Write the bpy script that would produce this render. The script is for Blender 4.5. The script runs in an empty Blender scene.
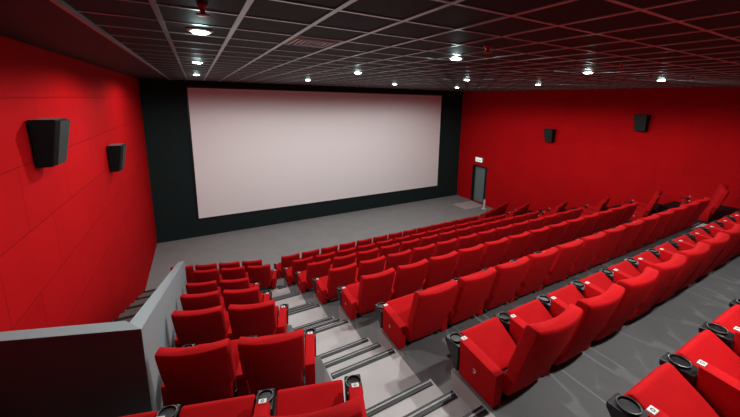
import bpy, bmesh, math, random
from mathutils import Vector, Matrix
random.seed(4)
SC = bpy.context.scene
COL = SC.collection
PI = math.pi

# ------------------------------------------------------------------ materials
def new_mat(name):
    m = bpy.data.materials.new(name); m.use_nodes = True
    nt = m.node_tree
    return m, nt, nt.nodes['Principled BSDF']

def simple(name, col, rough=0.6, metal=0.0, spec=0.5, emit=None, estr=0.0):
    m, nt, b = new_mat(name)
    b.inputs['Base Color'].default_value = (*col, 1)
    b.inputs['Roughness'].default_value = rough
    b.inputs['Metallic'].default_value = metal
    b.inputs['Specular IOR Level'].default_value = spec
    if emit:
        b.inputs['Emission Color'].default_value = (*emit, 1)
        b.inputs['Emission Strength'].default_value = estr
    # slight procedural wear so no surface is dead flat
    tc = nt.nodes.new('ShaderNodeTexCoord'); nz = nt.nodes.new('ShaderNodeTexNoise')
    nz.inputs['Scale'].default_value = 35
    mr = nt.nodes.new('ShaderNodeMapRange')
    mr.inputs['To Min'].default_value = max(rough-0.06, 0); mr.inputs['To Max'].default_value = min(rough+0.06, 1)
    nt.links.new(tc.outputs['Object'], nz.inputs['Vector'])
    nt.links.new(nz.outputs['Fac'], mr.inputs['Value'])
    nt.links.new(mr.outputs['Result'], b.inputs['Roughness'])
    return m

def fabric(name, dark, light, scale=9, bump=0.25, fine=260, sheen=0.15, spec=0.12, rough=0.85):
    m, nt, b = new_mat(name)
    tc = nt.nodes.new('ShaderNodeTexCoord')
    n1 = nt.nodes.new('ShaderNodeTexNoise'); n1.inputs['Scale'].default_value = scale; n1.inputs['Detail'].default_value = 5
    n2 = nt.nodes.new('ShaderNodeTexNoise'); n2.inputs['Scale'].default_value = fine
    mx = nt.nodes.new('ShaderNodeMixRGB'); mx.inputs['Color1'].default_value = (*dark, 1); mx.inputs['Color2'].default_value = (*light, 1)
    bp = nt.nodes.new('ShaderNodeBump'); bp.inputs['Strength'].default_value = bump; bp.inputs['Distance'].default_value = 0.004
    nt.links.new(tc.outputs['Object'], n1.inputs['Vector']); nt.links.new(tc.outputs['Object'], n2.inputs['Vector'])
    nt.links.new(n1.outputs['Fac'], mx.inputs['Fac']); nt.links.new(mx.outputs['Color'], b.inputs['Base Color'])
    nt.links.new(n2.outputs['Fac'], bp.inputs['Height']); nt.links.new(bp.outputs['Normal'], b.inputs['Normal'])
    b.inputs['Roughness'].default_value = rough
    b.inputs['Specular IOR Level'].default_value = spec
    b.inputs['Sheen Weight'].default_value = sheen
    b.inputs['Sheen Tint'].default_value = (*light, 1)
    return m

def panel_wall(name, base, dark, swap):
    """fabric acoustic panels in a half-bond, thin dark joints; swap picks which world axes run along the wall"""
    m, nt, b = new_mat(name)
    tc = nt.nodes.new('ShaderNodeTexCoord'); sp = nt.nodes.new('ShaderNodeSeparateXYZ'); cb = nt.nodes.new('ShaderNodeCombineXYZ')
    nt.links.new(tc.outputs['Object'], sp.inputs['Vector'])
    ad = nt.nodes.new('ShaderNodeMath'); ad.operation = 'ADD'; ad.inputs[1].default_value = swap[0]
    az = nt.nodes.new('ShaderNodeMath'); az.operation = 'ADD'; az.inputs[1].default_value = swap[1]
    nt.links.new(sp.outputs['Y'], ad.inputs[0]); nt.links.new(sp.outputs['Z'], az.inputs[0])
    nt.links.new(ad.outputs[0], cb.inputs['X']); nt.links.new(az.outputs[0], cb.inputs['Y'])
    br = nt.nodes.new('ShaderNodeTexBrick')
    br.offset = 0.5; br.inputs['Scale'].default_value = 1.0
    br.inputs['Brick Width'].default_value = 1.28; br.inputs['Row Height'].default_value = 0.655
    br.inputs['Mortar Size'].default_value = 0.006; br.inputs['Mortar Smooth'].default_value = 0.4
    br.inputs['Color1'].default_value = (*base, 1); br.inputs['Color2'].default_value = (base[0]*0.94, base[1]*0.94, base[2]*0.94, 1)
    br.inputs['Mortar'].default_value = (*dark, 1)
    nt.links.new(cb.outputs[0], br.inputs['Vector'])
    nz = nt.nodes.new('ShaderNodeTexNoise'); nz.inputs['Scale'].default_value = 1.3; nz.inputs['Detail'].default_value = 6
    nt.links.new(tc.outputs['Object'], nz.inputs['Vector'])
    mr = nt.nodes.new('ShaderNodeMapRange'); mr.inputs['To Min'].default_value = 0.86; mr.inputs['To Max'].default_value = 1.08
    nt.links.new(nz.outputs['Fac'], mr.inputs['Value'])
    hs = nt.nodes.new('ShaderNodeHueSaturation'); nt.links.new(br.outputs['Color'], hs.inputs['Color']); nt.links.new(mr.outputs['Result'], hs.inputs['Value'])
    nt.links.new(hs.outputs['Color'], b.inputs['Base Color'])
    bp = nt.nodes.new('ShaderNodeBump'); bp.invert = True; bp.inputs['Strength'].default_value = 0.5; bp.inputs['Distance'].default_value = 0.01
    nt.links.new(br.outputs['Fac'], bp.inputs['Height']); nt.links.new(bp.outputs['Normal'], b.inputs['Normal'])
    b.inputs['Roughness'].default_value = 0.85; b.inputs['Specular IOR Level'].default_value = 0.06
    return m

def carpet(name, a, c, seam=None):
    m, nt, b = new_mat(name)
    tc = nt.nodes.new('ShaderNodeTexCoord')
    n1 = nt.nodes.new('ShaderNodeTexNoise'); n1.inputs['Scale'].default_value = 2.2; n1.inputs['Detail'].default_value = 8; n1.inputs['Roughness'].default_value = 0.65
    n2 = nt.nodes.new('ShaderNodeTexNoise'); n2.inputs['Scale'].default_value = 160
    mx = nt.nodes.new('ShaderNodeMixRGB'); mx.inputs['Color1'].default_value = (*a, 1); mx.inputs['Color2'].default_value = (*c, 1)
    nt.links.new(tc.outputs['Object'], n1.inputs['Vector']); nt.links.new(tc.outputs['Object'], n2.inputs['Vector'])
    nt.links.new(n1.outputs['Fac'], mx.inputs['Fac'])
    out = mx.outputs['Color']
    if seam:
        sp = nt.nodes.new('ShaderNodeSeparateXYZ'); nt.links.new(tc.outputs['Object'], sp.inputs['Vector'])
        md = nt.nodes.new('ShaderNodeMath'); md.operation = 'PINGPONG'; md.inputs[1].default_value = seam
        lt = nt.nodes.new('ShaderNodeMath'); lt.operation = 'LESS_THAN'; lt.inputs[1].default_value = 0.008
        nt.links.new(sp.outputs['X'], md.inputs[0]); nt.links.new(md.outputs[0], lt.inputs[0])
        m2 = nt.nodes.new('ShaderNodeMixRGB'); m2.inputs['Color2'].default_value = (c[0]*1.3, c[1]*1.3, c[2]*1.3, 1)
        nt.links.new(lt.outputs[0], m2.inputs['Fac']); nt.links.new(out, m2.inputs['Color1']); out = m2.outputs['Color']
    nt.links.new(out, b.inputs['Base Color'])
    bp = nt.nodes.new('ShaderNodeBump'); bp.inputs['Strength'].default_value = 0.2; bp.inputs['Distance'].default_value = 0.004
    nt.links.new(n2.outputs['Fac'], bp.inputs['Height']); nt.links.new(bp.outputs['Normal'], b.inputs['Normal'])
    b.inputs['Roughness'].default_value = 0.75; b.inputs['Specular IOR Level'].default_value = 0.25
    return m

RED = fabric('red_fabric', (0.38, 0.0060, 0.009), (0.50, 0.0085, 0.012), sheen=0.08)
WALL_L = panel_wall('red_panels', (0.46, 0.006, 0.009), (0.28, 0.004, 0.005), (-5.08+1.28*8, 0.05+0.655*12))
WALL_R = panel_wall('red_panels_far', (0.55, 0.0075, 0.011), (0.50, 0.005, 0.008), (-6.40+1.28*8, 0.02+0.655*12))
BLACKWALL = fabric('black_cloth', (0.014, 0.025, 0.025), (0.020, 0.034, 0.034), scale=3, bump=0.1, sheen=0.0)
SCREEN = simple('screen_white', (0.84, 0.86, 0.855), 0.9, spec=0.1)
TILE = fabric('ceiling_tile', (0.003, 0.0035, 0.0035), (0.017, 0.019, 0.019), scale=14, bump=0.15, fine=90, sheen=0, spec=0.22, rough=0.6)
GRIDM = simple('grid_metal', (0.46, 0.53, 0.53), 0.33, metal=0.7)
SOFFIT = simple('soffit_paint', (0.012, 0.006, 0.007), 0.6)
TRIMM = simple('pale_trim', (0.35, 0.33, 0.33), 0.4, metal=0.4)
FLOORM = carpet('stage_floor', (0.25, 0.26, 0.26), (0.34, 0.355, 0.35))
ROWFLOOR = carpet('row_carpet', (0.115, 0.12, 0.12), (0.19, 0.195, 0.195), seam=1.24)
AISLE = carpet('aisle_carpet', (0.35, 0.335, 0.33), (0.48, 0.465, 0.46))
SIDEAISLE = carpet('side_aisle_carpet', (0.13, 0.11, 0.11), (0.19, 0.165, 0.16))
FARSHADE = carpet('far_carpet_shade', (0.020, 0.010, 0.014), (0.035, 0.018, 0.024))  # dark carpet with the shade of the door-wall side put into its colour
NOSE = simple('rubber_nosing', (0.012, 0.014, 0.014), 0.5)
ALU = simple('aluminium', (0.26, 0.26, 0.255), 0.5, metal=0.3)
PARTITION_TOP = simple('partition_grey', (0.25, 0.305, 0.315), 0.75)
PARTITION_SHADE = simple('partition_shade', (0.11, 0.22, 0.23), 0.85)  # shade on the front face put into a darker colour
BLACKP = simple('black_plastic', (0.008, 0.008, 0.009), 0.4)
STEEL = simple('dark_steel', (0.015, 0.015, 0.016), 0.45, metal=0.5)
SILVER = simple('silver_rim', (0.14, 0.14, 0.14), 0.4, metal=0.5)
TAG = simple('white_tag', (0.62, 0.60, 0.58), 0.4)
LENS = simple('lamp_lens', (0.9, 0.95, 0.95), 0.3, emit=(0.86, 1.0, 0.98), estr=22)
LAMPRING = simple('lamp_ring', (0.35, 0.36, 0.36), 0.35, metal=0.6)
SPK = simple('speaker_black', (0.004, 0.005, 0.005), 0.7, spec=0.2)
GRILLE = simple('speaker_grille', (0.012, 0.020, 0.018), 0.65)
SPKTOP = simple('speaker_grey', (0.16, 0.17, 0.17), 0.5)
SPRINK = simple('sprinkler_red', (0.45, 0.02, 0.035), 0.35)
DOORM = simple('door_teal', (0.19, 0.26, 0.265), 0.5)
DOORF = simple('door_frame_black', (0.006, 0.008, 0.009), 0.5)
EXITW = simple('exit_face', (0.8, 0.9, 0.88), 0.4, emit=(0.75, 0.95, 0.9), estr=0.55)
EXITG = simple('exit_green', (0.10, 0.35, 0.25), 0.4, emit=(0.1, 0.5, 0.35), estr=0.3)
VENTM = simple('vent_metal', (0.30, 0.27, 0.27), 0.4, metal=0.3)

# ------------------------------------------------------------------ mesh helpers
def tag(o, label=None, cat=None, group=None, kind=None):
    if label: o['label'] = label
    if cat: o['category'] = cat
    if group: o['group'] = group
    if kind: o['kind'] = kind
    return o

def obj(name, bm, mat, parent=None, smooth=False, angle=None):
    bmesh.ops.recalc_face_normals(bm, faces=bm.faces[:])
    me = bpy.data.meshes.new(name); bm.to_mesh(me); bm.free()
    for m in (mat if isinstance(mat, (list, tuple)) else [mat]): me.materials.append(m)
    if smooth:
        me.shade_smooth()
        if angle: 
            try: me.set_sharp_from_angle(angle=angle)
            except Exception: pass
    o = bpy.data.objects.new(name, me); COL.objects.link(o)
    if parent: o.parent = parent
    return o

def empty(name, loc, rz=0.0):
    o = bpy.data.objects.new(name, None); COL.objects.link(o)
    o.location = loc; o.rotation_euler = (0, 0, rz); o.empty_display_size = 0.1
    return o

def add_box(bm, x0, x1, y0, y1, z0, z1, bev=0.0, seg=2, mat=0):
    r = bmesh.ops.create_cube(bm, size=1.0)
    vs = r['verts']
    for v in vs:
        v.co = Vector((x0+(v.co.x+.5)*(x1-x0), y0+(v.co.y+.5)*(y1-y0), z0+(v.co.z+.5)*(z1-z0)))
    fs = list({f for v in vs for f in v.link_faces})
    for f in fs: f.material_index = mat
    if bev > 0:
        es = list({e for v in vs for e in v.link_edges})
        bmesh.ops.bevel(bm, geom=es, offset=bev, segments=seg, profile=0.6, affect='EDGES')
    return bm

def box(*a, **k):
    bm = bmesh.new(); return add_box(bm, *a, **k)

def add_prism(bm, pts, h0, h1, axis='z', mat=0):
    """pts: polygon in the two remaining axes; extruded h0..h1 along axis"""
    def P(a, b, h):
        return {'z': (a, b, h), 'x': (h, a, b), 'y': (a, h, b)}[axis]
    lo = [bm.verts.new(P(a, b, h0)) for a, b in pts]; hi = [bm.verts.new(P(a, b, h1)) for a, b in pts]
    n = len(pts); fs = [bm.faces.new(lo), bm.faces.new(hi)]
    for i in range(n): fs.append(bm.faces.new((lo[i], lo[(i+1) % n], hi[(i+1) % n], hi[i])))
    for f in fs: f.material_index = mat
    return bm

def prism(pts, h0, h1, axis='z'):
    return add_prism(bmesh.new(), pts, h0, h1, axis)

def add_lathe(bm, prof, seg=20, cx=0, cy=0, cz=0):
    rings = []
    for r, z in prof:
        if r < 1e-6: rings.append([bm.verts.new((cx, cy, cz+z))])
        else: rings.append([bm.verts.new((cx+r*math.cos(2*PI*i/seg), cy+r*math.sin(2*PI*i/seg), cz+z)) for i in range(seg)])
    for a, b in zip(rings, rings[1:]):
        for i in range(seg):
            j = (i+1) % seg
            if len(a) == 1 and len(b) == 1: continue
            if len(a) == 1: bm.faces.new((a[0], b[i], b[j]))
            elif len(b) == 1: bm.faces.new((a[i], a[j], b[0]))
            else: bm.faces.new((a[i], a[j], b[j], b[i]))
    return bm

def lathe(prof, seg=20, **k):
    return add_lathe(bmesh.new(), prof, seg, **k)

def struct(name, bm, mat, parent=None, label=None, **k):
    o = obj(name, bm, mat, parent, **k)
    if not parent: o['kind'] = 'structure'
    if label: o['label'] = label
    return o

# ------------------------------------------------------------------ room measures
XL, XR = -1.518, 12.285
YF, YB = 13.39, -3.2
ZF, ZC = -5.10, 0.54
XM = 5.42                                    # the auditorium mirrors about this plane
ROWS = 'ABCDEFGH'
YT = dict(A=-0.05, B=1.16, C=2.416, D=3.671, E=4.944, F=6.27, G=7.54, H=8.83)        # top of the chair backs
FZ = dict(A=-1.70, B=-2.175, C=-2.63, D=-3.09, E=-3.60, F=-4.12, G=-4.63, H=ZF)      # tier levels
X0, NC, PITCH = 2.02, 13, 0.58
AX0, AX1 = 0.93, 1.67                        # stepped aisle
TH = math.radians(17); TT = math.tan(TH)
def mx(x): return 2*XM-x

# shell
struct('floor', box(XL, XR, 8.2, YF, ZF-0.3, ZF), FLOORM)
struct('wall_front', box(XL-0.3, XR+0.3, YF, YF+0.3, ZF-0.3, ZC+0.3), BLACKWALL)
struct('wall_left', box(XL-0.3, XL, YB, YF, ZF-0.3, ZC+0.3), WALL_L)
struct('wall_back', box(XL-0.3, XR+0.3, YB-0.3, YB, ZF-0.3, ZC+0.3), WALL_R)
# wall on the door side, with the doorway left open
DY0, DY1, DZ = 11.33, 12.33, -3.16
bm = bmesh.new()
add_box(bm, XR, XR+0.3, YB, DY0, ZF-0.3, ZC+0.3); add_box(bm, XR, XR+0.3, DY1, YF, ZF-0.3, ZC+0.3)
add_box(bm, XR, XR+0.3, DY0, DY1, DZ, ZC+0.3); add_box(bm, XR, XR+0.3, DY0, DY1, ZF-0.3, ZF)
struct('wall_right', bm, WALL_R)
# ceiling: dark tiles, metal grid as its pattern, plain dark soffit along one wall with a pale edge
ceil = struct('ceiling', box(XL, XR, YB, YF, ZC, ZC+0.3), TILE)
bm = bmesh.new()
x = 0.31-0.48
while x < XR:
    add_box(bm, x-0.017, x+0.017, YB+0.01, YF-0.05, ZC-0.008, ZC+0.002); x += 0.48
y = 2.02-0.5*10
while y < YF-0.1:
    add_box(bm, -0.62, XR-0.02, y-0.014, y+0.014, ZC-0.006, ZC+0.002); y += 0.5
struct('ceiling_grid', bm, GRIDM, ceil)
struct('ceiling_soffit', box(XL, -0.655, YB, YF-0.01, ZC-0.02, ZC+0.001), SOFFIT, ceil)
struct('trim_1', box(-0.655, -0.63, YB, YF-0.01, ZC-0.035, ZC+0.001), TRIMM)

# door, frame and leaf set back in the opening
door = empty('door_1', (XR+0.12, (DY0+DY1)/2, ZF)); door['kind'] = 'structure'; door['label'] = 'grey green door leaf in a black frame in the red wall'
hw = (DY1-DY0)/2
bm = bmesh.new()
add_box(bm, -0.12, 0.16, -hw, -hw+0.13, 0, DZ-ZF, 0.004); add_box(bm, -0.12, 0.16, hw-0.06, hw, 0, DZ-ZF, 0.004)
add_box(bm, -0.12, 0.16, -hw+0.13, hw-0.06, DZ-ZF-0.06, DZ-ZF, 0.004)
obj('door_frame', bm, DOORF, door)
leaf = obj('door_leaf', box(0.04, 0.09, -hw+0.13, hw-0.06, 0.01, DZ-ZF-0.06, 0.004), DOORM, door)
hb = bmesh.new(); add_box(hb, -0.015, 0.04, -hw+0.20, -hw+0.225, 0.93, 0.955, 0.004); add_box(hb, -0.02, 0.0, -hw+0.20, -hw+0.33, 0.93, 0.955, 0.004)
obj('door_handle', hb, SILVER, leaf)

# ------------------------------------------------------------------ tiers, stepped aisles
BASE = ZF-0.28
def riser(r): return YT[ROWS[ROWS.index(r)-1]]+0.60 if r != 'A' else YB
for a, b in zip(ROWS, ROWS[1:]):
    y0 = riser(a) if a != 'A' else YB
    bm = box(AX1, mx(AX1), y0, riser(b), BASE, FZ[a])
    bm.normal_update()
    for fc in bm.faces: fc.material_index = 0 if fc.normal.z > 0.5 else 1
    struct('floor', bm, [ROWFLOOR, AISLE])
nt_count = 1
def nosing(x0, x1, y, z, rich=True):
    global nt_count
    nt_count += 1
    bm = bmesh.new()
    add_box(bm, x0, x1, y-0.065, y+0.006, z-0.03, z+0.008, 0.003, 1, 0)
    if rich: add_box(bm, x0, x1, y-0.032, y-0.018, z+0.004, z+0.0105, 0, 1, 1)
    o = struct('trim_%d' % nt_count, bm, [NOSE, ALU])
for side in (0, 1):
    ax0, ax1 = (AX0, AX1) if side == 0 else (mx(AX1), mx(AX0))
    ya = YB
    for k, r in enumerate(ROWS[:-1]):
        nx = ROWS[k+1]; dz = (FZ[r]-FZ[nx])/3
        c, b, a = YT[r]+0.235, YT[r]+0.55, YT[r]+0.86
        struct('floor', box(ax0, ax1, ya, c, BASE, FZ[r]), AISLE)
        if r == 'G': ax0, ax1 = (1.42, AX1) if side == 0 else (mx(AX1), mx(1.42))
        struct('floor', box(ax0, ax1, c, b, BASE, FZ[r]-dz), AISLE)
        struct('floor', box(ax0, ax1, b, a, BASE, FZ[r]-2*dz), AISLE)
        if side == 0 or r in 'BCDEFG':
            for i, yy in enumerate((c, b, a)): nosing(ax0+0.02, ax1-0.02, yy, FZ[r]-i*dz)
        ya = a
# side blocks on the same levels, turned towards the screen
PX = -0.45                                    # face of the low partition
def edge(r, x): return (YT[ROWS[ROWS.index(r)-1]]-0.265+0.77 if r != 'A' else YB)+(AX0-x)*TT
for side in (0, 1):
    f = (lambda x: x) if side == 0 else mx
    for a, b in zip(ROWS, ROWS[1:]):
        xl = XL if (a in 'AB') else PX
        y00, y01 = (YB, YB) if a == 'A' else (edge(a, xl), edge(a, AX0))
        xr = 1.42 if a == 'G' else AX0
        if a != 'A': y01 = edge(a, xr)
        if a == 'G': y00, y01 = y00+0.1, YT['G']+0.24
        pts = [(f(xl), y00), (f(xr), y01), (f(xr), edge(b, xr)+(0.24 if a == 'G' else 0)), (f(xl), edge(b, xl)+(0.24 if a == 'G' else 0))]
        struct('floor', prism(pts, BASE, FZ[a]), ROWFLOOR if side == 0 else FARSHADE)
    # stair running down along the side wall
    n, tread = 14, 0.48; y0, z0 = 2.08, FZ['C']; dz = (z0-ZF)/n
    pts = [(y0, BASE), (y0, z0)]
    y, z = y0, z0
    y = 3.45
    for i in range(n):
        pts.append((y, z)); z -= dz; pts.append((y, z))
        if i % 2: nosing(min(f(XL+0.01), f(PX-0.12)), max(f(XL+0.01), f(PX-0.12)), y, z+dz, rich=False)
        y += tread
    pts.append((y, BASE))
    struct('floor', prism(pts, min(f(XL), f(PX)), max(f(XL), f(PX)), 'x'), SIDEAISLE if side == 0 else FARSHADE)

# low partition: face towards the back rows coloured dark for its shade, pale grey top and side, dropping with the seats
part = empty('partition_wall', (PX, 2.66, ZF)); part['kind'] = 'structure'; part['label'] = 'low grey partition wall with shaded front beside the seats and steps'
def rel(p): return (p[0]-PX, p[1]-2.66, p[2]-ZF)
def hexa(bm, top, z0, m_side, m_top, front=None):
    """top: four (x,y,z); straight sides down to z0"""
    t = [bm.verts.new(rel(p)) for p in top]; lo = [bm.verts.new(rel((p[0], p[1], z0))) for p in top]
    ff = bm.faces.new(t); ff.material_index = m_top
    for i in range(4):
        fc = bm.faces.new((lo[i], lo[(i+1) % 4], t[(i+1) % 4], t[i])); fc.material_index = front[i] if front else m_side
    bm.faces.new(lo[::-1])
yE = 7.9; zA, zE = -1.63, -3.50
bm = bmesh.new()
hexa(bm, [(PX, 2.66, zA), (PX, yE, zE), (PX-0.11, yE, zE), (PX-0.11, 2.70, zA)], ZF, 0, 0, front=[0, 0, 0, 1])
obj('side_panel', bm, [PARTITION_TOP, PARTITION_SHADE], part)
bm = bmesh.new()
hexa(bm, [(PX, 2.66, zA), (PX-0.11, 2.82, zA), (XL, 3.16, zA), (XL, 3.055, zA)], FZ['C']-0.6, 1, 0, front=[0, 1, 1, 1])
obj('front_panel', bm, [PARTITION_TOP, PARTITION_SHADE], part)

# ------------------------------------------------------------------ screen
scr = empty('cinema_screen', (5.315, YF, -4.39))
tag(scr, 'wide white projection screen hung on the black front wall', 'screen')
W2, H = 11.01/2, 4.68
obj('screen_surface', box(-W2, W2, -0.05, -0.03, 0, H), SCREEN, scr)
bm = bmesh.new()
add_box(bm, -W2-0.05, W2+0.05, -0.03, 0, -0.05, H+0.05)
obj('screen_frame', bm, BLACKP, scr)

# ------------------------------------------------------------------ cinema chair
def rrect(hw_, t, r, n=4):
    """rounded rectangle in (x, y): x in +-hw, y in 0..t"""
    pts = []
    for cx, cy, a0 in ((hw_-r, t-r, 0), (-hw_+r, t-r, 90), (-hw_+r, r, 180), (hw_-r, r, 270)):
        for i in range(n+1):
            a = math.radians(a0+90*i/n); pts.append((cx+r*math.cos(a), cy+r*math.sin(a)))
    # subdivide the two long sides so the pad can bend
    out = []
    for i, p in enumerate(pts):
        out.append(p); q = pts[(i+1) % len(pts)]
        if abs(q[0]-p[0]) > 0.12:
            for k in range(1, 8): out.append((p[0]+(q[0]-p[0])*k/8, p[1]))
    return out
def loft(bm, rings, cap=True):
    vr = [[bm.verts.new(p) for p in r] for r in rings]
    n = len(vr[0])
    for a, b in zip(vr, vr[1:]):
        for i in range(n): bm.faces.new((a[i], a[(i+1) % n], b[(i+1) % n], b[i]))
    if cap: bm.faces.new(vr[0]); bm.faces.new(vr[-1][::-1])
    return bm

def backrest_bm():
    rings = []
    zb, zt = 0.07, 0.755
    spec = [(0.0, .80, .60, 0), (.012, .84, .82, 0), (.04, .87, .95, 0), (.10, .88, 1, 0), (.25, .885, 1, 0), (.355, .89, 1, 0), (.385, .985, 1, 0),
            (.42, .995, 1, 0), (.6, 1, 1, 0), (.8, 1, 1, 0), (.94, 1, 1, 0), (.975, .995, .96, 0), (.992, .985, .86, 0), (1.0, .97, .72, 0)]
    for v, sw, st, _ in spec:
        z = zb+(zt-zb)*v
        lean = -0.14-0.245*v-0.015*math.sin(PI*v)
        hw_ = 0.250*sw; t = 0.108*st; off = 0.108*(1-st)/2
        ring = []
        for x_, y_ in rrect(hw_, t, min(0.016, t*0.45)):
            wing = 0.048*(x_/0.250)**2*(0.35+0.65*v)
            ring.append((x_, lean+off+y_+wing, z))
        rings.append(ring)
    return loft(bmesh.new(), rings)
def cushion_bm():
    a = Vector((0, 0.06, 0.085)); b = Vector((0, 0.375, 0.272)); d = (b-a).normalized(); n = Vector((0, -d.z, d.y))
    L = (b-a).length
    rings = []
    for v, sw, st in ((0, .95, .6), (.03, .98, .85), (.1, 1, 1), (.5, 1, 1.06), (.92, 1, 1.05), (.975, .995, .96), (1, .975, .72)):
        c = a+d*(L*v); th = (0.06+0.05*v)*st; hw_ = 0.218*sw
        off = (0.06+0.05*v)*(1-st)*0.5
        ring = []
        for x_, y_ in rrect(hw_, th, min(0.014, th*0.45)):
            ring.append(tuple(Vector((x_, 0, 0))+c-n*(off+th-y_)+n*0.0))
        rings.append(ring)
    return loft(bmesh.new(), rings)
def armrest_bm(cx):
    w = 0.044
    bm = prism([(-0.105, 0.012), (0.255, 0.012), (0.265, 0.315), (-0.115, 0.285)], cx-w, cx+w, 'x')
    bmesh.ops.bevel(bm, geom=bm.edges[:], offset=0.014, segments=2, profile=0.6, affect='EDGES')
    return bm
CZ, CYY = 0.245, 0.350                           # cup holder height and distance forward
def cup_bm(cx):
    bm = prism([(0.258, CZ+0.004), (0.258, 0.03), (0.285, 0.03), (0.425, CZ-0.035), (0.425, CZ)], cx-0.056, cx+0.056, 'x')
    bmesh.ops.bevel(bm, geom=bm.edges[:], offset=0.006, segments=1, affect='EDGES')
    add_lathe(bm, [(0.030, CZ+0.004), (0.048, CZ), (0.052, CZ+0.014), (0.047, CZ+0.016), (0.044, CZ+0.005), (0.0, CZ+0.003)], 18, cx, CYY, 0)
    return bm
def rim_bm(cx):
    return lathe([(0.0500, CZ+0.013), (0.0525, CZ+0.014), (0.0525, CZ+0.018), (0.0500, CZ+0.019), (0.0480, CZ+0.017), (0.0500, CZ+0.013)], 22, cx=cx, cy=CYY)
def tag_bm(cx):
    bm = bmesh.new()
    add_box(bm, cx-0.024, cx+0.024, 0.243, 0.278, 0.308, 0.318, 0.002, 1, 0)
    # the small dark number ring printed on the tag
    add_lathe(bm, [(0.006, 0.3183), (0.010, 0.3183), (0.010, 0.3188), (0.006, 0.3188), (0.006, 0.3183)], 10, cx, 0.26, 0)
    for f in bm.faces:
        if all(v.co.z > 0.3182 for v in f.verts): f.material_index = 1
    return bm
def base_bm():
    bm = bmesh.new()
    add_box(bm, -0.225, 0.225, -0.06, -0.005, 0.03, 0.07, 0.006, 1)
    for s in (-1, 1):
        add_box(bm, s*0.19-0.02, s*0.19+0.02, -0.06, -0.02, 0.0, 0.05, 0.004, 1)
        add_box(bm, s*0.19-0.03, s*0.19+0.03, -0.09, 0.05, 0.0, 0.012, 0.003, 1)
    return bm
def emblem_bm(cx):
    # pale button with a crescent cut on the outer face of the end panel
    bm = bmesh.new()
    n = 10; out = []
    for i in range(n+1):
        a = math.radians(50+260*i/n); out.append((0.017*math.cos(a), 0.017*math.sin(a)))
    for i in range(n+1):
        a = math.radians(310-260*i/n); out.append((0.004+0.010*math.cos(a), 0.012*math.sin(a)))
    add_prism(bm, [(0.09+p[0], 0.17+p[1]) for p in out], cx-0.004, cx+0.001, 'x')
    return bm

MESH = {}
def part_mesh(key, name, bm, mat, smooth=True, angle=0.7):
    o = obj(name, bm, mat, None, smooth, angle); MESH[key] = o.data
    bpy.data.objects.remove(o)
AXm = 0.29
part_mesh('back', 'backrest', backrest_bm(), RED, angle=1.1)
part_mesh('cush', 'seat', cushion_bm(), RED, angle=1.1)
part_mesh('base', 'base', base_bm(), STEEL)
for k, c in (('L', -AXm), ('R', AXm)):
    part_mesh('arm'+k, 'armrest', armrest_bm(c), RED)
    part_mesh('cup'+k, 'cup_holder', cup_bm(c), BLACKP)
    part_mesh('rim'+k, 'rim', rim_bm(c), SILVER)
    part_mesh('tag'+k, 'seat_tag', tag_bm(c), [TAG, BLACKP])
part_mesh('embL', 'emblem', emblem_bm(-AXm-0.044), TAG)
part_mesh('embR', 'emblem', emblem_bm(AXm+0.044), TAG)

def link(name, key, parent, label=None):
    o = bpy.data.objects.new(name, MESH[key]); COL.objects.link(o); o.parent = parent
    if label: o['label'] = label
    return o
def build_chair(right_end, left_end):
    t = empty('cinema_chair', (0, 0, 0))
    link('backrest', 'back', t); link('seat', 'cush', t); link('base', 'base', t, 'dark steel base')
    for k in (('L', 'R') if right_end else ('L',)):
        a = link('armrest', 'arm'+k, t)
        c = link('cup_holder', 'cup'+k, t, 'black cup holder'); link('rim', 'rim'+k, c, 'silver rim')
        link('seat_tag', 'tag'+k, t, 'white seat number tag')
        if (k == 'L' and left_end) or (k == 'R' and right_end): link('emblem', 'emb'+k, a, 'small white emblem')
    return t
def dup(root):
    r = root.copy(); COL.objects.link(r)
    for ch in root.children:
        c = ch.copy(); COL.objects.link(c); c.parent = r
        for g in ch.children:
            d = g.copy(); COL.objects.link(d); d.parent = c
    return r
PROTO = {}
def chair(x, y, z, rz, right_end, left_end, label, group):
    k = (right_end, left_end)
    if k not in PROTO: PROTO[k] = t = build_chair(*k)
    else: t = dup(PROTO[k])
    t.location = (x, y, z); t.rotation_euler = (0, 0, rz)
    tag(t, label, 'chair', group)
    return t
ORD = ['first', 'second', 'third', 'fourth', 'fifth', 'sixth', 'seventh', 'eighth', 'ninth', 'tenth', 'eleventh', 'twelfth', 'thirteenth']
def rown(r): return ORD[7-ROWS.index(r)]
LIMIT = dict(A=5)
for r in ROWS:
    n = LIMIT.get(r, NC)
    for i in range(n):
        chair(X0+i*PITCH, YT[r]+0.28, FZ[r], 0, i == NC-1, i == 0,
              'red cinema chair, middle block, %s row from screen, %s seat from the stepped aisle' % (rown(r), ORD[i]),
              'red chairs of the middle block, %s row from screen' % rown(r))
PL = 0.57; cT, sT = math.cos(TH), math.sin(TH)
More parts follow.
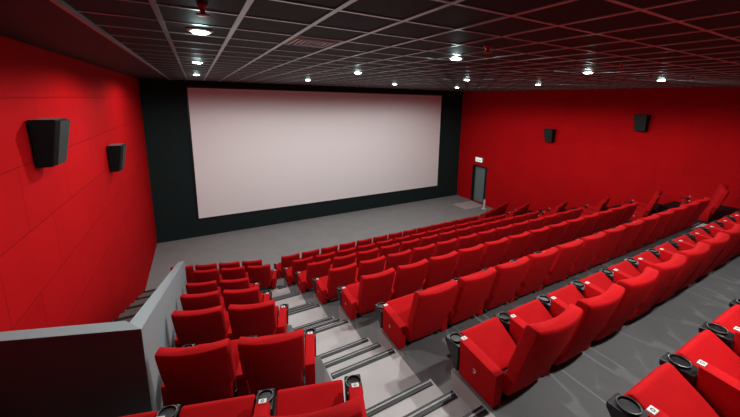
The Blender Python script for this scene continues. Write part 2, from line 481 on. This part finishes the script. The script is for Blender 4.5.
for r in ROWS[1:]:
    n = {'B': 3, 'G': 3, 'H': 4}.get(r, 2)
    nx_ = 1 if r in 'GH' else 0
    cx = 0.478+nx_*PL*cT-(0.05 if r == 'B' else 0); cy = YT[r]+(0.39 if r == 'B' else 0.335)-nx_*PL*sT
    if nx_: cx, cy = 1.10, YT[r]+0.42
    for i in range(n):
        x, y = cx-i*PL*cT, cy+i*PL*sT
        if n == 2:
            lab = ['red cinema chair between partition and steps, next to the steps, %s row from screen',
                   'red cinema chair against the pale grey partition side, %s row from screen'][i] % rown(r)
        else:
            lab = 'red cinema chair, %s row from screen, %s seat from steps towards the partition' % (rown(r), ORD[i])
        chair(x, y, FZ[r], -TH, i == 0, i == n-1, lab, 'red chairs of the block beside the partition')
    m_ = {'B': 2, 'G': 3, 'H': 4}.get(r, 2)
    for i in range(m_):
        x, y = mx(cx-i*PL*cT)+(0.13 if nx_ else 0), cy+i*PL*sT
        lab = 'red cinema chair, block along the door wall, %s row from screen, %s from aisle' % (rown(r), ORD[i])
        chair(x, y, FZ[r], TH, i == m_-1, i == 0, lab, 'red chairs of the far block by the door wall')

# ------------------------------------------------------------------ wall speakers
def speaker(x, y, z, side, s, label):
    """side=+1: hung on the x-low wall and facing +x"""
    t = empty('wall_speaker', (x, y, z)); tag(t, label, 'speaker', 'surround speakers on the red walls')
    def X(v): return side*v
    # profile in (x, z): deeper at the top so the front tips down
    h = 0.505*s; d0, d1, g = 0.215*s/0.72, 0.13*s/0.72, 0.02
    L = 0.36*s; Lb = 0.30*s
    bm = bmesh.new()
    pts = [(g, L/2, Lb/2, 0.0), (g+d1, L/2*0.96, Lb/2, 0.0)]
    v = []
    for zz, dep, ln in ((-h, d1, Lb), (0, d0, L)):
        v.append([bm.verts.new((X(g), -ln/2*1.0, zz)), bm.verts.new((X(g+dep*0.72), -ln/2, zz)), bm.verts.new((X(g+dep), ln/2, zz)) if False else bm.verts.new((X(g+dep*0.72), ln/2, zz)), bm.verts.new((X(g), ln/2, zz))])
    a, b = v
    bm.faces.new(a); ft = bm.faces.new(b); ft.material_index = 1
    for i in range(4): bm.faces.new((a[i], a[(i+1) % 4], b[(i+1) % 4], b[i]))
    bmesh.ops.bevel(bm, geom=bm.edges[:], offset=0.008, segments=1, affect='EDGES')
    obj('cabinet', bm, [SPK, SPKTOP], t)
    bm = bmesh.new(); q = []
    for zz, dep, ln in ((-h*0.97, d1*0.73, Lb*0.94), (-0.015, d0*0.72, L*0.95)):
        q.append([bm.verts.new((X(g+dep+e), sgn*ln/2, zz)) for e, sgn in ((-0.004, -1), (0.035, -0.97), (0.035, 0.97), (-0.004, 1))])
    a, b = q
    bm.faces.new(a); bm.faces.new(b)
    for i in range(4): bm.faces.new((a[i], a[(i+1) % 4], b[(i+1) % 4], b[i]))
    obj('grille', bm, GRILLE, t)
    bm = bmesh.new(); add_box(bm, min(X(0), X(0.05)), max(X(0), X(0.05)), -0.06, 0.06, -h*0.75, -h*0.3)
    add_box(bm, min(X(0.0), X(0.012)), max(X(0.0), X(0.012)), -0.09, 0.09, -h*0.85, -h*0.2)
    obj('bracket', bm, STEEL, t)
    return t
speaker(XL, 4.93, -0.27, 1, 1.0, 'large black wedge speaker high on the red wall beside the partition')
speaker(XL, 8.12, -0.95, 1, 1.0, 'smaller looking black speaker on the red wall between big speaker and screen')
speaker(XR, 8.12, -0.98, -1, 1.05, 'black speaker on the door wall, the one closer to the door')
speaker(XR, 5.05, -0.27, -1, 1.05, 'black speaker on the door wall, the one farther from the door')

# ------------------------------------------------------------------ ceiling items
def downlight(x, y, label, seen=True, p=1.0, cone=173):
    if seen:
        t = empty('ceiling_downlight', (x, y, ZC)); tag(t, label, 'ceiling light', 'round downlights in the dark ceiling')
        obj('trim_ring', lathe([(0.055, 0.0), (0.095, 0.0), (0.098, -0.010), (0.085, -0.020), (0.068, -0.020), (0.055, 0.0)], 24), LAMPRING, t, True, 0.6)
        obj('lens', lathe([(0.072, -0.012), (0.066, -0.024), (0.045, -0.034), (0.0, -0.038)], 20), LENS, t, True)
    l = bpy.data.lights.new('downlight_beam', 'SPOT'); l.energy = P_SPOT*p; l.color = (1.0, 0.985, 0.97)
    l.spot_size = math.radians(cone); l.spot_blend = 0.3; l.shadow_soft_size = 0.045
    o = bpy.data.objects.new('downlight_beam', l); COL.objects.link(o); o.location = (x, y, ZC-0.06)
    if seen:
        g = bpy.data.lights.new('downlight_halo', 'POINT'); g.energy = P_HALO; g.color = (0.72, 1.0, 0.97); g.shadow_soft_size = 0.05  # weak extra lamp added to imitate the halo round each lens
        o = bpy.data.objects.new('downlight_halo', g); COL.objects.link(o); o.location = (x, y, ZC-0.09)
P_SPOT, P_HALO = 150, 1.2
GX = (0.08, 2.82, 5.69, 8.36); GY = (3.24, 6.10, 9.45)
colw = ['column next to the soffit', 'second column from the soffit', 'third column from the soffit', 'column nearest the door wall']
roww = ['in the row farthest from the screen', 'in the middle row', 'in the row closest to the screen']
for i, x in enumerate(GX):
    for j, y in enumerate(GY):
        downlight(x, y, 'bright round ceiling downlight %s, %s' % (roww[j], colw[i]), True, 0.75 if i == 0 and j == 0 else 1.0)
for x, p in zip(GX[1:], (1.5, 0.6, 0.6)): downlight(x, 0.35, '', False, p, 118)

def sprinkler(x, y, label, s=1.0):
    s *= 0.6
    t = empty('ceiling_sprinkler', (x, y, ZC)); tag(t, label, 'sprinkler', 'small red sprinkler heads on the ceiling')
    obj('cap', lathe([(0.0, -0.001), (0.045*s, -0.001), (0.042*s, -0.014), (0.030*s, -0.02), (0.022*s, -0.04), (0.0, -0.042)], 16), SPRINK, t, True, 0.7)
    obj('deflector', lathe([(0.0, -0.038), (0.022*s, -0.04), (0.020*s, -0.055), (0.056*s, -0.060), (0.056*s, -0.068), (0.0, -0.072)], 16), SPRINK, t, True, 0.7)
sprinkler(0.08, 2.36, 'red sprinkler head on the ceiling behind the lamp column next to the soffit', 1.1)
sprinkler(2.50, 2.42, 'red sprinkler head near the second lamp column, wide plate hanging below', 1.3)
sprinkler(4.85, 2.34, 'red sprinkler head over the middle of the auditorium behind the third lamp column')
sprinkler(6.80, 2.80, 'red sprinkler head beside the nearest door wall lamp', 1.2)
sprinkler(7.52, 2.47, 'dim red sprinkler head closest to the door wall')

vent = empty('ceiling_vent', (1.03, 3.27, ZC)); tag(vent, 'pale square air vent set into one ceiling tile', 'vent')
bm = bmesh.new()
add_box(bm, -0.225, 0.225, -0.235, 0.235, -0.008, 0.0)
obj('backing', bm, VENTM, vent)
bm = bmesh.new()
for k in range(4):
    a, b = 0.05+k*0.045, 0.05+k*0.045+0.012
    for s in (-1, 1):
        add_box(bm, -b, b, s*a if s > 0 else -b, b if s > 0 else -a, -0.018, -0.006)
        add_box(bm, a if s > 0 else -b, b if s > 0 else -a, -a, a, -0.018, -0.006)
obj('louver', bm, GRIDM, vent)

# exit sign over the door
ex = empty('exit_sign', (XR, 11.88, -2.98)); tag(ex, 'small lit white exit sign above the door', 'sign')
obj('sign_box', box(-0.06, 0, -0.24, 0.24, 0.0, 0.25, 0.01), simple('sign_case', (0.5, 0.52, 0.52), 0.5), ex)
obj('sign_face', box(-0.066, -0.058, -0.22, 0.22, 0.02, 0.23), EXITW, ex)
bm = bmesh.new()                                  # walking figure and arrow, flat on the face
def flat(pts): add_prism(bm, pts, -0.069, -0.065, 'x')
flat([(-0.16, 0.11), (-0.10, 0.16), (-0.10, 0.13), (0.02, 0.13), (0.02, 0.09), (-0.10, 0.09), (-0.10, 0.06)])
flat([(0.07, 0.05), (0.09, 0.05), (0.12, 0.10), (0.15, 0.05), (0.17, 0.05), (0.14, 0.12), (0.14, 0.16), (0.10, 0.16), (0.10, 0.11)])
flat([(0.12+0.018*math.cos(k*PI/4), 0.185+0.018*math.sin(k*PI/4)) for k in range(8)])
obj('pictogram', bm, EXITG, ex)

mt = empty('door_light_patch', (11.55, 11.75, ZF)); tag(mt, 'pale patch of doorway light laid on the floor before the grey door', 'mat')
obj('light_patch', box(-0.62, 0.62, -0.5, 0.42, 0.001, 0.012, 0.004), simple('pale_light_patch', (0.55, 0.52, 0.51), 0.5), mt)  # thin pale sheet put in for light spilled from the doorway
obj('light_patch_edge', box(-0.65, 0.65, -0.53, 0.45, 0.0, 0.006, 0.002), simple('light_patch_edge_grey', (0.35, 0.33, 0.33), 0.6), mt)  # greyer border of the painted light patch
ps = empty('floor_post', (11.85, 10.95, ZF)); tag(ps, 'short white post standing on the floor beside the door', 'post')
obj('post', lathe([(0.0, 0.0), (0.055, 0.0), (0.05, 0.42), (0.035, 0.46), (0.0, 0.47)], 16), TAG, ps, True, 0.7)
obj('foot', lathe([(0.0, 0.0), (0.13, 0.0), (0.12, 0.025), (0.0, 0.03)], 18), TAG, ps, True, 0.7)

# ------------------------------------------------------------------ world, camera
w = bpy.data.worlds.new('world'); SC.world = w; w.use_nodes = True
w.node_tree.nodes['Background'].inputs['Color'].default_value = (0.5, 0.5, 0.52, 1)
w.node_tree.nodes['Background'].inputs['Strength'].default_value = 0.02

yaw, pitch, roll, f, cxp, cyp = math.radians(30.122), math.radians(-10.563), math.radians(1.176), 329.383, 387.544, 161.861
cy_, sy_, cp_, sp_, cr_, sr_ = math.cos(yaw), math.sin(yaw), math.cos(pitch), math.sin(pitch), math.cos(roll), math.sin(roll)
fwd = Vector((sy_*cp_, cy_*cp_, sp_)); right = Vector((cy_, -sy_, 0)); up = right.cross(fwd)
r2 = right*cr_+up*sr_; u2 = -right*sr_+up*cr_
cam = bpy.data.cameras.new('camera'); co = bpy.data.objects.new('camera', cam); COL.objects.link(co)
co.matrix_world = Matrix(((r2.x, u2.x, -fwd.x, 0), (r2.y, u2.y, -fwd.y, 0), (r2.z, u2.z, -fwd.z, 0), (0, 0, 0, 1)))
cam.sensor_fit = 'HORIZONTAL'; cam.sensor_width = 36; cam.lens = f/740*36
cam.shift_x = (370-cxp)/740; cam.shift_y = (cyp-208.5)/740
cam.clip_start = 0.02
SC.camera = co
SC.view_settings.view_transform = 'Standard'
SC.view_settings.look = 'None'
SC.view_settings.exposure = 0.08
SC.view_settings.gamma = 0.90
